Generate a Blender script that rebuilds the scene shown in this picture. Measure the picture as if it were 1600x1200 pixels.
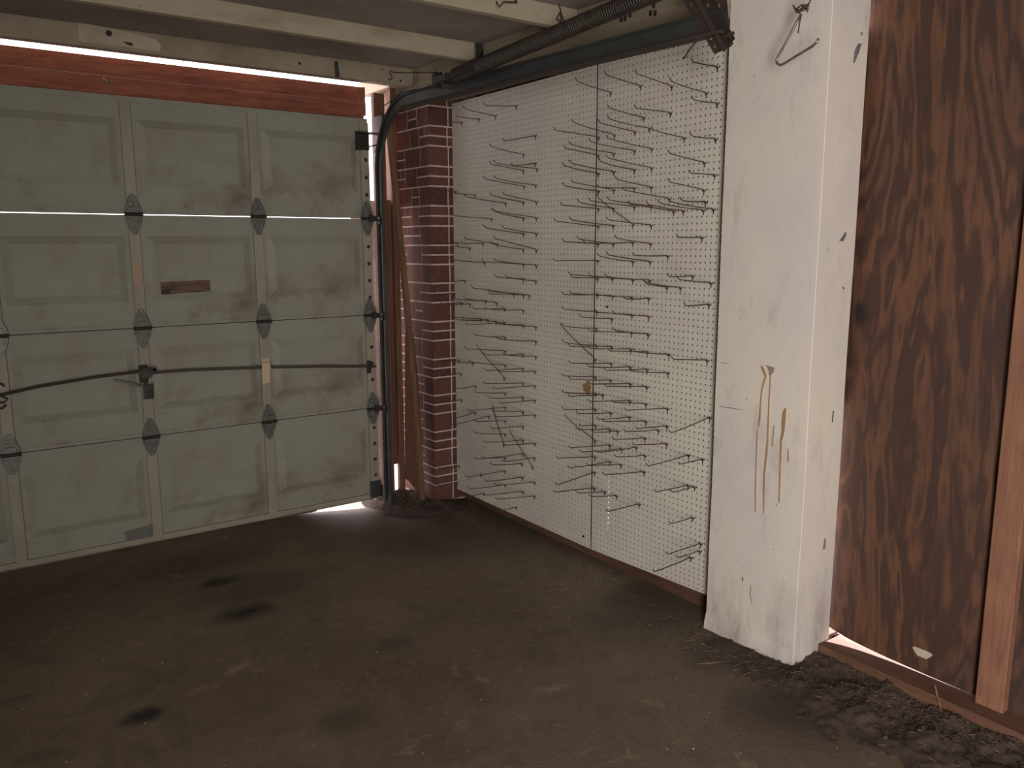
import bpy, bmesh, math, random
from mathutils import Vector, Matrix, noise
D = bpy.data; C = bpy.context.scene.collection
for o in list(D.objects): D.objects.remove(o)
random.seed(7)
IN = .0254
# ---------------------------------------------------------------- camera
YAW, PITCH, ROLL, FPX = .620203, -.168481, -.002687, 1274.64
CAM = Vector((-2.49797, -2.84513, 1.52328))
cy, sy, cp, sp = math.cos(YAW), math.sin(YAW), math.cos(PITCH), math.sin(PITCH)
FW = Vector((sy*cp, cy*cp, sp)); R0 = Vector((cy, -sy, 0)); U0 = R0.cross(FW)
RT = math.cos(ROLL)*R0 + math.sin(ROLL)*U0; UP = -math.sin(ROLL)*R0 + math.cos(ROLL)*U0
cam = D.objects.new('camera', D.cameras.new('camera')); C.objects.link(cam)
m = Matrix((RT, UP, -FW)).transposed().to_4x4(); m.translation = CAM; cam.matrix_world = m
cam.data.sensor_width = 36; cam.data.lens = FPX/1600*36; cam.data.clip_start = .05; cam.data.clip_end = 200
bpy.context.scene.camera = cam

def ray(px, py): return FW + (px-800)/FPX*RT - (py-600)/FPX*UP
def hit(px, py, ax, v):
    d = ray(px, py); return CAM + (v-CAM[ax])/d[ax]*d

# ---------------------------------------------------------------- world, sun, daylight, exposure
W = D.worlds.new('world'); bpy.context.scene.world = W; W.use_nodes = True
bg = W.node_tree.nodes['Background']; bg.inputs[0].default_value = (1, .9, .93, 1); bg.inputs[1].default_value = 5.0
def light(name, kind, energy, color, loc, direction, **kw):
    l = D.lights.new(name, kind); l.energy = energy; l.color = color
    for k, v in kw.items(): setattr(l, k, v)
    o = D.objects.new(name, l); C.objects.link(o); o.location = loc
    o.rotation_euler = Vector(direction).to_track_quat('-Z', 'Y').to_euler(); return o
light('sun', 'SUN', 38, (1, .80, .74), (6, 0, 2), (-.9, -.12, -.22), angle=.02)
# daylight standing in the open side doorway of the left wall and the back opening
light('doorway_daylight', 'AREA', 215, (1, .965, .925), (-3.42, -4.35, 1.15), (1, .32, -.02), shape='RECTANGLE', size=.85, size_y=1.9)
vs = bpy.context.scene.view_settings
bpy.context.scene.display_settings.display_device = 'sRGB'
vs.view_transform = 'Standard'; vs.look = 'None'; vs.gamma = 1; vs.exposure = 0.0
try: vs.use_curve_mapping = False
except Exception: pass

# ---------------------------------------------------------------- materials
def srgb(r, g, b):
    f = lambda c: ((c/255+.055)/1.055)**2.4 if c > 10 else c/255/12.92
    return (f(r), f(g), f(b), 1)
class NT:
    def __init__(s, name):
        s.m = D.materials.new(name); s.m.use_nodes = True; s.t = s.m.node_tree; s.b = s.t.nodes['Principled BSDF']
        s.tc = s.t.nodes.new('ShaderNodeTexCoord')
    def n(s, t, **kw):
        x = s.t.nodes.new('ShaderNode'+t)
        for k, v in kw.items():
            if k.startswith('i_'):
                k = k[2:]; x.inputs[int(k) if k.isdigit() else k].default_value = v
            else: setattr(x, k, v)
        return x
    def l(s, a, b): s.t.links.new(a, b)
    def coords(s, scale=(1, 1, 1), src='Object'):
        mp = s.n('Mapping'); mp.inputs['Scale'].default_value = scale; s.l(s.tc.outputs[src], mp.inputs[0]); return mp.outputs[0]
    def noise(s, scale, detail=5, rough=.6, dist=0, stretch=(1, 1, 1)):
        x = s.n('TexNoise'); x.inputs['Scale'].default_value = scale; x.inputs['Detail'].default_value = detail
        x.inputs['Roughness'].default_value = rough; x.inputs['Distortion'].default_value = dist
        s.l(s.coords(stretch), x.inputs['Vector']); return x.outputs['Fac']
    def ramp(s, fac, a, b, ca=0., cb=1.):
        x = s.n('MapRange'); x.inputs['From Min'].default_value = a; x.inputs['From Max'].default_value = b
        x.inputs['To Min'].default_value = ca; x.inputs['To Max'].default_value = cb; s.l(fac, x.inputs[0]); return x.outputs[0]
    def mix(s, fac, a, b):
        x = s.n('Mix', data_type='RGBA')
        for sock, v in ((x.inputs[0], fac), (x.inputs[6], a), (x.inputs[7], b)):
            if hasattr(v, 'is_linked') or hasattr(v, 'links'): s.l(v, sock)
            else: sock.default_value = v
        return x.outputs[2]
    def math(s, op, a, b=0.):
        x = s.n('Math', operation=op)
        for i, v in enumerate((a, b)):
            if hasattr(v, 'links'): s.l(v, x.inputs[i])
            else: x.inputs[i].default_value = v
        return x.outputs[0]
    def color(s, c): s.l(c, s.b.inputs['Base Color'])
    def rough(s, r): s.b.inputs['Roughness'].default_value = r
    def bump(s, fac, strength=.3, dist=.005):
        x = s.n('Bump'); x.inputs['Strength'].default_value = strength; x.inputs['Distance'].default_value = dist
        s.l(fac, x.inputs['Height']); s.l(x.outputs[0], s.b.inputs['Normal'])
def mottled(name, base, dirt, scale=3, lo=.45, hi=.75, fine=None, rough=.7, metal=0, bump=.15, stretch=(1, 1, 1), spots=None):
    t = NT(name); f = t.noise(scale, 7, .65, stretch=stretch)
    c = t.mix(t.ramp(f, lo, hi), base, dirt)
    f2 = t.noise(scale*9, 4, .6, stretch=stretch)
    c = t.mix(t.ramp(f2, .3, .8, 0, .35), c, fine or dirt)
    if spots:
        f3 = t.noise(spots[1], 3, .5); c = t.mix(t.ramp(f3, spots[2], spots[2]+.03), c, spots[0])
    t.color(c); t.rough(rough); t.b.inputs['Metallic'].default_value = metal
    t.bump(f2, bump, .003); return t.m
def wood(name, a, b, dark, axis=2, scale=1.0, rough=.75, knots=True):
    t = NT(name); st = [14*scale]*3; st[axis] = 1.2*scale
    f = t.noise(2.2, 6, .6, 1.5, tuple(st)); g = t.noise(9, 4, .6, .3, tuple(st))
    c = t.mix(t.ramp(f, .35, .68), a, b); c = t.mix(t.ramp(g, .5, .8, 0, .6), c, dark)
    big = t.noise(1.4*scale, 4, .6); c = t.mix(t.ramp(big, .5, .8, 0, .7), c, dark)
    t.color(c); t.rough(rough); t.bump(g, .25, .003); return t.m
S = srgb
M = {}
M['cream_stile'] = mottled('cream_stile', S(150,144,129), S(134,124,110), 4, rough=.5)
M['galv'] = mottled('galvanised_steel', S(140,148,148), S(95,100,100), 30, .35, .7, rough=.45, metal=.5, bump=.05)
M['galv_dark'] = mottled('dark_galvanised_track', S(70,74,73), S(50,48,45), 8, .4, .75, rough=.5, metal=.4, bump=.05)
M['hinge'] = mottled('hinge_steel', S(122,122,118), S(86,84,78), 60, .3, .7, rough=.4, metal=.45, bump=.05)
M['black'] = mottled('black_steel', S(40,38,36), S(62,48,38), 20, rough=.6, metal=.3)
M['rust'] = mottled('rusty_steel', S(68,53,46), S(50,42,38), 14, .35, .7, rough=.8, metal=.2)
M['hookm'] = mottled('hook_wire', S(72,62,52), S(52,40,32), 60, rough=.6, metal=.2)
M['hookr'] = mottled('rusted_hook_wire', S(86,52,40), S(60,36,28), 60, rough=.8)
M['spring'] = mottled('spring_steel', S(66,57,50), S(46,38,33), 20, rough=.55, metal=.4)
M['rod'] = mottled('bare_steel_rod', S(165,158,152), S(110,98,90), 25, .35, .7, rough=.35, metal=.7)
M['red_wood'] = wood('red_stained_timber', S(158,92,68), S(120,64,48), S(70,36,28), 0)
M['jamb'] = wood('brown_jamb_timber', S(112,76,54), S(84,54,40), S(50,34,26), 2)
M['lath'] = wood('pale_lath_timber', S(118,88,62), S(92,66,46), S(62,44,32), 2)
M['plate'] = wood('dirty_plate_timber', S(104,72,52), S(80,52,38), S(50,34,26), 1)
M['studm'] = wood('stud_timber', S(138,96,72), S(116,76,58), S(84,54,42), 2)
M['joistm'] = mottled('cream_painted_joist', S(162,151,130), S(134,120,100), 3, .5, .75, rough=.7, stretch=(1,3,3), spots=(S(84,66,50), 26, .72))
M['beamm'] = mottled('yellowed_cream_paint', S(152,141,120), S(124,110,90), 2.5, .45, .7, rough=.7, spots=(S(80,62,46), 30, .74))
M['primer'] = mottled('pale_primer_patch', S(176,164,146), S(160,146,126), 6, rough=.7)
M['ceil'] = mottled('grey_ceiling_board', S(150,140,132), S(112,102,94), 2, .4, .75, rough=.85, bump=.1)
M['flap'] = mottled('dull_grey_tape', S(106,108,102), S(90,86,80), 10, rough=.5)
M['orange'] = mottled('faded_orange_sticker', S(178,132,110), S(160,142,124), 22, .4, .65)
M['creamplastic'] = mottled('cream_painted_bracket', S(196,180,146), S(150,128,96), 30, .5, .75)
M['stain'] = mottled('rust_run_stain', S(168,138,98), S(140,108,78), 14, .4, .7, rough=.5)
M['stain2'] = mottled('brown_stain', S(152,136,120), S(128,106,88), 20, rough=.6)
M['chip'] = mottled('bare_grey_chip', S(120,112,112), S(90,84,84), 60, .4, .6, rough=.8)
M['darkmark'] = mottled('dark_scuff', S(70,58,54), S(100,88,84), 50, rough=.8)
M['kraft'] = mottled('torn_brown_patch', S(158,118,76), S(120,84,58), 22, rough=.9)
M['rubber'] = mottled('dirty_rubber_seal', S(108,98,86), S(70,60,50), 8, rough=.8)
M['weather'] = mottled('weatherboard', S(190,170,170), S(150,130,130), 5, rough=.7)
M['room'] = mottled('painted_room_wall', S(120,108,98), S(90,78,68), 2, rough=.9)
M['drive'] = mottled('pale_driveway', S(200,194,188), S(172,164,156), 2, rough=.9)
M['twig'] = mottled('dry_straw', S(132,112,92), S(78,62,48), 40, rough=.9)
M['leaf'] = mottled('dry_leaf_litter', S(84,66,54), S(46,36,30), 30, .35, .65, rough=.95)
M['grit'] = mottled('pale_grit', S(200,192,180), S(140,126,112), 40, rough=.9)
M['soil'] = mottled('dark_dirt', S(76,62,54), S(46,38,34), 22, .3, .7, rough=1, bump=1.0, fine=S(100,80,66))

# door skin: dull grey green with dirty lower zones and smudges
t = NT('door_skin'); a = t.noise(1.6, 6, .6); b = t.noise(14, 5, .65); e = t.noise(3.2, 4, .7)
c = t.mix(t.ramp(a, .35, .7), S(143,144,129), S(137,132,121)); c = t.mix(t.ramp(b, .45, .8, 0, .2), c, S(108,98,84))
sx = t.n('SeparateXYZ'); t.l(t.tc.outputs['Object'], sx.inputs[0])
low = t.ramp(sx.outputs[2], .62, .1); dm = t.math('MULTIPLY', low, t.ramp(e, .5, .72)); c = t.mix(t.math('MULTIPLY', dm, .65), c, S(92,66,50))
t.color(c); t.rough(.6); t.bump(b, .06, .002); M['door'] = t.m
# pegboard paint
t = NT('pegboard_paint'); a = t.noise(1.7, 4, .5); b = t.noise(30, 3, .6)
c = t.mix(t.ramp(a, .35, .7), S(204,200,184), S(194,184,178)); c = t.mix(t.ramp(b, .5, .9, 0, .25), c, S(150,136,118))
t.color(c); t.rough(.55); M['peg'] = t.m
# column plaster
t = NT('column_paint'); a = t.noise(2.4, 7, .62, stretch=(1,1,.6)); b = t.noise(26, 5, .7); e = t.noise(60, 2, .5); g = t.noise(7, 5, .75, stretch=(1,1,.35))
c = t.mix(t.ramp(a, .35, .72), S(210,200,186), S(192,184,182)); c = t.mix(t.ramp(g, .56, .8, 0, .7), c, S(150,140,134))
c = t.mix(t.ramp(e, .735, .76), c, S(96,78,68)); c = t.mix(t.ramp(b, .6, .85, 0, .35), c, S(150,138,126))
sx = t.n('SeparateXYZ'); t.l(t.tc.outputs['Object'], sx.inputs[0])
dl = t.math('MULTIPLY', t.ramp(sx.outputs[2], .35, .0), t.ramp(g, .42, .62)); c = t.mix(t.math('MULTIPLY', dl, .6), c, S(120,108,96))
t.color(c); t.rough(.6); t.bump(b, .12, .003); M['column'] = t.m
# plywood with cathedral grain
def ply(name):
    t = NT(name)
    d = t.noise(1.25, 4, .5, 1.1, (1, 2.6, .62))
    d2 = t.noise(5, 4, .55, 1.2, (1, 2.4, .5))
    w = t.n('Math', operation='SINE'); t.l(t.math('ADD', t.math('MULTIPLY', d, 52.), t.math('MULTIPLY', d2, 12.)), w.inputs[0])
    g = t.noise(60, 3, .6, .2, (1, 1, .06)); a = t.noise(1.0, 4, .6)
    c = t.mix(t.ramp(w.outputs[0], -.7, 1), S(62,39,29), S(98,64,43)); c = t.mix(t.ramp(g, .35, .75, 0, .55), c, S(52,34,27))
    c = t.mix(t.ramp(a, .42, .7, 0, .75), c, S(46,33,28))
    k = t.n('TexVoronoi'); k.inputs['Scale'].default_value = 1.0; t.l(t.coords((2, 3.4, 2.2)), k.inputs['Vector'])
    c = t.mix(t.ramp(k.outputs['Distance'], .13, .06), c, S(34,24,20))
    t.color(c); t.rough(.7); t.bump(g, .3, .004); return t.m
M['ply'] = ply('old_plywood')
# concrete floor
t = NT('stained_concrete_floor'); a = t.noise(1.1, 7, .62); b = t.noise(4.5, 6, .7, .5, (1, 1, 1)); e = t.noise(40, 4, .7); g = t.noise(95, 2, .5)
c = t.mix(t.ramp(a, .36, .66), S(90,77,64), S(118,104,85)); c = t.mix(t.ramp(b, .5, .72, 0, .75), c, S(74,64,54))
c = t.mix(t.ramp(e, .5, .8, 0, .4), c, S(140,124,104)); c = t.mix(t.ramp(b, .40, .30, 0, .6), c, S(156,140,116)); c = t.mix(t.ramp(g, .745, .76), c, S(190,180,165))
def blot(c, p, r, col, s=1.0, amt=.95):
    v = t.n('VectorMath', operation='DISTANCE'); mp = t.n('Mapping'); mp.inputs['Scale'].default_value = (s, 1, 0); t.l(t.tc.outputs['Object'], mp.inputs[0])
    t.l(mp.outputs[0], v.inputs[0]); v.inputs[1].default_value = (p[0]*s, p[1], 0)
    dd = t.math('ADD', v.outputs['Value'], t.math('MULTIPLY', t.math('SUBTRACT', b, .5), r*2.2))
    return t.mix(t.ramp(dd, r*1.15, r*.35, 0, amt), c, col)
for px, py, r, s, amt in ((385,975,.085,.6,1), (345,930,.06,.6,.9), (228,1130,.05,.6,.9), (390,940,.2,.7,.45), (540,1130,.09,.7,.4), (620,1015,.06,.6,.4), (300,900,.2,.5,.4), (1150,1010,.2,.8,.55), (1250,1110,.22,.8,.6), (1000,930,.16,.7,.4)):
    p = hit(px, py, 2, 0); c = blot(c, p, r, S(26,23,22), s, amt)
p = hit(700, 830, 2, 0); c = blot(c, p, .45, S(56,47,41), .7, .6)
p = hit(1000, 960, 2, 0); c = blot(c, p, .25, S(58,49,43), .7, .6)
t.color(c); t.rough(.72); t.bump(b, .35, .01); M['floor'] = t.m
# bricks: colour attribute decides each brick, mortar is a second slot
t = NT('glazed_red_brick'); at = t.n('Attribute', attribute_name='brick'); a = t.noise(30, 5, .6)
c = t.mix(at.outputs['Fac'], S(96,58,49), S(71,41,37)); c = t.mix(t.ramp(a, .45, .8, 0, .5), c, S(116,82,68)); t.color(c); t.rough(.85); t.bump(a, .3, .003); M['brick'] = t.m
M['mortar'] = mottled('pale_mortar', S(196,180,172), S(160,140,130), 25, rough=.85)
# printed label plate
t = NT('label_plate'); sx = t.n('SeparateXYZ'); t.l(t.tc.outputs['Generated'], sx.inputs[0])
w = t.n('TexNoise'); w.inputs['Scale'].default_value = 1; w.inputs['Detail'].default_value = 2; t.l(t.coords((14, 1, 60), 'Object'), w.inputs['Vector'])
c = t.mix(t.ramp(w.outputs['Fac'], .4, .65), S(104,78,54), S(64,46,34))
t.color(c); t.rough(.6); M['label'] = t.m

# ---------------------------------------------------------------- mesh helpers
class MB:
    def __init__(s): s.v = []; s.f = []; s.mi = []
    def add(s, vs_, fs, mi=0):
        k = len(s.v); s.v += [tuple(v) for v in vs_]; s.f += [tuple(i+k for i in f) for f in fs]; s.mi += [mi]*len(fs); return s
    def box(s, x0, x1, y0, y1, z0, z1, mi=0):
        return s.hexa([(x0,y0,z0),(x1,y0,z0),(x1,y1,z0),(x0,y1,z0),(x0,y0,z1),(x1,y0,z1),(x1,y1,z1),(x0,y1,z1)], mi)
    def hexa(s, p, mi=0): return s.add(p, [(0,3,2,1),(4,5,6,7),(0,1,5,4),(1,2,6,5),(2,3,7,6),(3,0,4,7)], mi)
    def bar(s, a, b, w, h, up=(0,0,1), mi=0):
        a, b = Vector(a), Vector(b); d = (b-a).normalized(); r = d.cross(Vector(up)).normalized(); u = r.cross(d)
        q = [(-w/2,-h/2),(w/2,-h/2),(w/2,h/2),(-w/2,h/2)]
        return s.hexa([a+r*x+u*y for x, y in q]+[b+r*x+u*y for x, y in q], mi)
    def tube(s, pts, r, n=8, mi=0, radii=None):
        pts = [Vector(p) for p in pts]; k = len(s.v); N = len(pts); prev = None
        for i, p in enumerate(pts):
            d = (pts[min(i+1, N-1)]-pts[max(i-1, 0)]).normalized()
            if prev is None:
                u = d.orthogonal().normalized()
            else:
                u = (prev - d*prev.dot(d)).normalized()
            prev = u; w = d.cross(u); rr = radii[i] if radii else r
            for j in range(n):
                a = 2*math.pi*j/n; s.v.append(tuple(p+(u*math.cos(a)+w*math.sin(a))*rr))
        for i in range(N-1):
            for j in range(n):
                a = k+i*n+j; b = k+i*n+(j+1) % n; s.f.append((a, b, b+n, a+n)); s.mi.append(mi)
        s.f.append(tuple(k+j for j in reversed(range(n)))); s.f.append(tuple(k+(N-1)*n+j for j in range(n))); s.mi += [mi, mi]
        return s
    def cyl(s, a, b, r, n=16, mi=0): return s.tube([a, b], r, n, mi)
    def prism(s, poly, d, mi=0):   # polygon (3d pts) extruded by vector d
        n = len(poly); d = Vector(d); p = [Vector(q) for q in poly]
        return s.add(p+[q+d for q in p], [tuple(reversed(range(n))), tuple(range(n, 2*n))]+[(i, (i+1) % n, (i+1) % n+n, i+n) for i in range(n)], mi)
    def sweep(s, prof, pts, frames, closed=False, mi=0):
        k = len(s.v); n = len(prof); 
        for p, (u, w) in zip(pts, frames):
            for a, b in prof: s.v.append(tuple(Vector(p)+Vector(u)*a+Vector(w)*b))
        for i in range(len(pts)-1):
            for j in range(n if closed else n-1):
                a = k+i*n+j; b = k+i*n+(j+1) % n; s.f.append((a, b, b+n, a+n)); s.mi.append(mi)
        if closed and False:
            s.f.append(tuple(k+j for j in reversed(range(n)))); s.f.append(tuple(k+(len(pts)-1)*n+j for j in range(n))); s.mi += [mi, mi]
        return s
def build(name, mb, mats, parent=None, loc=None, smooth=False, bevel=0, label=None, cat=None, group=None, kind=None, fix=True):
    """link the collected geometry as ONE mesh object; its origin goes to loc (world)"""
    off = Vector(loc) if loc is not None else Vector((0, 0, 0))
    me = D.meshes.new(name); me.from_pydata([tuple(Vector(v)-off) for v in mb.v], [], mb.f)
    if not isinstance(mats, (list, tuple)): mats = [mats]
    for q in mats: me.materials.append(M[q] if isinstance(q, str) else q)
    me.polygons.foreach_set('material_index', mb.mi)
    if smooth: me.polygons.foreach_set('use_smooth', [True]*len(me.polygons))
    me.update()
    if fix and len(mb.f) < 60000:
        bm = bmesh.new(); bm.from_mesh(me); bmesh.ops.recalc_face_normals(bm, faces=bm.faces); bm.to_mesh(me); bm.free()
    o = D.objects.new(name, me); C.objects.link(o)
    if parent: o.parent = parent; o.location = off - world_loc(parent)
    else: o.location = off
    if bevel:
        b = o.modifiers.new('bevel', 'BEVEL'); b.width = bevel; b.segments = 2; b.limit_method = 'ANGLE'
    tag(o, label, cat, group, kind); return o
def world_loc(o):
    v = Vector(o.location)
    while o.parent: o = o.parent; v += Vector(o.location)
    return v
def tag(o, label=None, cat=None, group=None, kind=None):
    if label: o['label'] = label
    if cat: o['category'] = cat
    if group: o['group'] = group
    if kind: o['kind'] = kind
    return o
def empty(name, loc, label, cat, group=None, kind=None):
    o = D.objects.new(name, None); C.objects.link(o); o.location = loc; o.empty_display_size = .05
    return tag(o, label, cat, group, kind)
def struct(name, mb, mat, label=None, **kw): return build(name, mb, mat, kind='structure', **kw)
def lerp(a, b, t): return a+(b-a)*t
def sstep(e0, e1, x):
    t = min(1, max(0, (x-e0)/(e1-e0))); return t*t*(3-2*t)

YD = 1.3683
# ---------------------------------------------------------------- setting
def floor_z(x, y): return .062*sstep(-.42, -1.12, x)*sstep(-1.2, .9, y) + .004*noise.noise(Vector((x*1.3, y*1.3, 0)))*sstep(.3, -.6, x)
mb = MB(); nx, ny = 64, 100; X0, X1, Y0, Y1 = -3.5, .25, -5.4, 1.405
for j in range(ny+1):
    for i in range(nx+1):
        x = lerp(X0, X1, i/nx); y = lerp(Y0, Y1, j/ny); mb.v.append((x, y, floor_z(x, y)))
for j in range(ny):
    for i in range(nx):
        a = j*(nx+1)+i; mb.f.append((a, a+1, a+nx+2, a+nx+1)); mb.mi.append(0)
k = len(mb.v); mb.add([(X0,Y0,-.2),(X1,Y0,-.2),(X1,Y1,-.2),(X0,Y1,-.2)], [(3,2,1,0)])
rim = [j*(nx+1) for j in range(ny+1)]; 
mb.f.append(tuple(rim[::-1])+(k, k+3)); mb.mi.append(0)
mb.f.append(tuple(j*(nx+1)+nx for j in range(ny+1))+(k+2, k+1)); mb.mi.append(0)
mb.f.append(tuple(range(0, nx+1))+(k+1, k)); mb.mi.append(0)
mb.f.append(tuple(range(ny*(nx+1)+nx, ny*(nx+1)-1, -1))+(k+3, k+2)); mb.mi.append(0)
floor = build('floor', mb, 'floor', smooth=False, kind='structure', fix=False)
struct('ground', MB().box(-40, 40, 1.406, 40, -.3, -.004).box(.26, 40, -30, 1.405, -.3, -.06), 'drive')
struct('sun_block_outside', MB().box(1.2, 1.3, -.62, 3.2, -.1, .68), 'drive')  # unseen block added outside to keep sun out of the sheathing cracks
struct('ceiling', MB().box(-3.5, .2, -5.4, 1.42, 2.48, 2.56), 'ceil')
struct('wall_left', MB().box(-3.5, -3.4, -5.4, -4.8, -.1, 2.48).box(-3.5, -3.4, -3.9, 1.62, -.1, 2.48).box(-3.5, -3.4, -4.8, -3.9, 2.1, 2.48), 'room')
struct('wall_back', MB().box(-3.4, .3, -5.4, -5.25, -.1, 2.48), 'room')
struct('wall_front', MB().box(-3.4, -2.93, YD+.05, YD+.15, 0, 2.48), 'room')
# outer sheathing behind the pegboard: sheets with open cracks where daylight comes in
mb = MB(); XS = .165
cy_, cw = .0, .006
ck = hit(951, 780, 0, XS).y; ck2 = hit(956, 822, 0, XS).y; cz_ = hit(980, 855, 0, XS).z
mb.box(XS, XS+.014, ck+.030, 1.235, cz_+.004, 2.6).box(XS, XS+.014, -1.02, ck-.004, cz_+.004, 2.6)
mb.box(XS, XS+.014, ck-.004, ck+.030, hit(951, 742, 0, XS).z, 2.6)
mb.box(XS, XS+.014, ck-.004, ck+.030, cz_+.004, hit(956, 830, 0, XS).z)
mb.box(XS, XS+.014, hit(936, 838, 0, XS).y, 1.235, .02, cz_+.004).box(XS, XS+.014, -1.02, hit(1028, 875, 0, XS).y, .02, cz_+.004)
mb.box(XS, XS+.014, hit(1028, 875, 0, XS).y, hit(936, 838, 0, XS).y, .02, cz_-.014)
mb.box(XS, XS+.014, -1.17, -1.02, .95, 2.24).box(XS, XS+.014, -1.2, -1.02, -.06, .06)
struct('wall_right', mb, 'ply')
struct('trim_1', MB().box(.062, .20, -.79, 1.235, -.02, .072).box(.062, .2, -1.2, -.79, -.02, .072), 'plate')

# plywood sheet past the column, near edge bowed outward to catch bounced daylight
mb = MB(); n = 40
ys = [lerp(-1.13, -5.25, (i/n)**2.2) for i in range(n+1)]
def zb_(y): return .064+.018*math.exp((y+1.2)/.13)
def bow(y): return .022*math.exp((y+1.13)/.07)
for i, y in enumerate(ys):
    for x in (XS+bow(y), XS+bow(y)+.014): mb.v += [(x, y, zb_(y)), (x, y, 2.6)]
for i in range(n):
    a = i*4; b = a+4
    mb.f += [(a, a+1, b+1, b), (a+2, b+2, b+3, a+3), (a, b, b+2, a+2), (a+1, a+3, b+3, b+1)]; mb.mi += [0]*4
mb.f += [(0, 2, 3, 1), (n*4, n*4+1, n*4+3, n*4+2)]; mb.mi += [0, 0]
build('plywood_sheet', mb, 'ply', loc=(XS, -1.6, .1), label='large dark stained plywood sheet with swirling grain right of the white column', cat='plywood')
pch = MB(); c0 = hit(1441, 1021, 0, XS-.001)
pch.prism([(XS-.0015, c0.y+.03*math.cos(a)*(1+.3*math.sin(3*a)), c0.z+.02*math.sin(a)*(1+.3*math.cos(2*a))) for a in [i*math.pi/8 for i in range(16)]], (.001, 0, 0))
build('paint_blotch', pch, 'primer', parent=D.objects['plywood_sheet'])
struct('added_sunlit_sill', MB().box(.201, .45, -2.2, -1.02, -.1, .060), 'weather')  # sill added past the plywood to show a sunlit band beneath it
build('sole_plate', MB().box(.062, .20, -5.25, -1.21, -.02, .062), 'plate', bevel=.003, loc=(.1, -2, 0), label='long timber sole plate lying along the floor below the plywood', cat='timber')
st = empty('wall_stud', (.145, -1.78, .062), 'pale orange timber stud standing upright at the right edge against the plywood', 'stud')
build('board', MB().box(.127, .164, -1.822, -1.738, .062, 2.47), 'studm', parent=st, bevel=.003)

# ---------------------------------------------------------------- boxed column
mb = MB(); n = 26
def ring(z):
    base = 1+.06*sstep(.10, .0, z)
    def w(k_): return .003*noise.noise(Vector((k_, 0, z*2.2)))
    x0, x1, y0, y1 = -.07+w(1), .14, -1.2+w(5), -.79
    fl = .012*sstep(.09, .0, z)
    return [(x1, y1, z), (x0-fl, y1+fl*.3, z), (x0-fl, y0+.0015, z), (x0-fl+.0015, y0-fl*.6, z), (x1, y0-fl*.6, z)]
zs = [0-.01, .03, .07, .11]+[lerp(.16, 2.48, i/n) for i in range(n+1)]
for z in zs: mb.v += ring(z)
for i in range(len(zs)-1):
    for j in range(5):
        a = i*5+j; b = i*5+(j+1) % 5; mb.f.append((a, b, b+5, a+5)); mb.mi.append(0)
mb.f += [(4, 3, 2, 1, 0), tuple(len(mb.v)-5+j for j in range(5))]; mb.mi += [0, 0]
col = build('boxed_column', mb, 'column', loc=(.03, -1, 0), label='tall white painted boxed column with rust runs between pegboard and plywood', cat='column')
def ribbon(pts, widths, ax, val, out, mat, name='rust_run', lab=None):
    m_ = MB(); L = []; Rr = []
    for (px, py), w in zip(pts, widths):
        p = hit(px, py, ax, val); p[ax] = val
        t_ = Vector((0, 1, 0)) if ax == 0 else Vector((1, 0, 0))
        L.append(p-t_*w/2); Rr.append(p+t_*w/2)
    poly = L+Rr[::-1]; d = Vector((0, 0, 0)); d[ax] = out
    m_.prism([q+d*0 for q in poly], d); return build(name, m_, mat, parent=col, label=lab)
XF = -.0735
ribbon([(1190,572),(1192,578),(1196,588),(1193,598),(1190,610),(1188,630),(1187,650),(1185,668)], [.006,.012,.006,.005,.004,.004,.005,.003], 0, XF, .004, 'stain')
ribbon([(1197,571),(1204,574),(1205,582),(1202,586)], [.006,.03,.016,.004], 0, XF, .004, 'stain2', 'paint_stain')
ribbon([(1204,584),(1203,600),(1201,630),(1200,660),(1199,690),(1197,712),(1194,740),(1193,770),(1193,802)], [.003,.003,.003,.003,.005,.006,.003,.004,.002], 0, XF, .004, 'stain')
ribbon([(1227,638),(1225,646),(1224,658),(1223,675),(1220,690),(1219,720),(1218,750),(1217,786)], [.004,.013,.014,.010,.005,.003,.003,.002], 0, XF, .004, 'stain')
ribbon([(1209,665),(1208,680),(1206,698)], [.002,.003,.002], 0, XF, .004, 'stain2')
ribbon([(1231,702),(1231,722)], [.002,.003], 0, XF, .004, 'stain2')
ribbon([(1183,672),(1181,720),(1180,775),(1180,800)], [.002,.002,.002,.001], 0, XF, .004, 'stain2')
ribbon([(1173,914),(1172,930),(1175,945)], [.002,.004,.002], 0, XF, .004, 'stain2')
ribbon([(1160,902),(1160,908)], [.003,.004], 0, XF, .004, 'darkmark', 'scuff_mark')
ribbon([(1125,566),(1134,568)], [.010,.02], 0, XF, .004, 'darkmark', 'scuff_mark')
ribbon([(1124,635),(1140,637),(1160,641)], [.003,.01,.005], 0, XF, .004, 'darkmark', 'scuff_mark')
YF = -1.2035
for pts, ws in ((((1345,68),(1342,74),(1339,82),(1337,90),(1335,98)), (.014,.020,.022,.012,.004)), (((1322,363),(1319,370),(1315,377)), (.010,.018,.022)), (((1318,448),(1319,452)), (.006,.007)), (((1290,842),(1288,858)), (.006,.010)), (((1347,50),(1347,55)), (.005,.005))):
    ribbon(pts, ws, 1, YF, .004, 'chip', 'paint_chip', 'grey chip in the white paint')
ribbon([(1303,642),(1301,660)], [.003,.002], 1, YF, .004, 'darkmark', 'scuff_mark')

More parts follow.
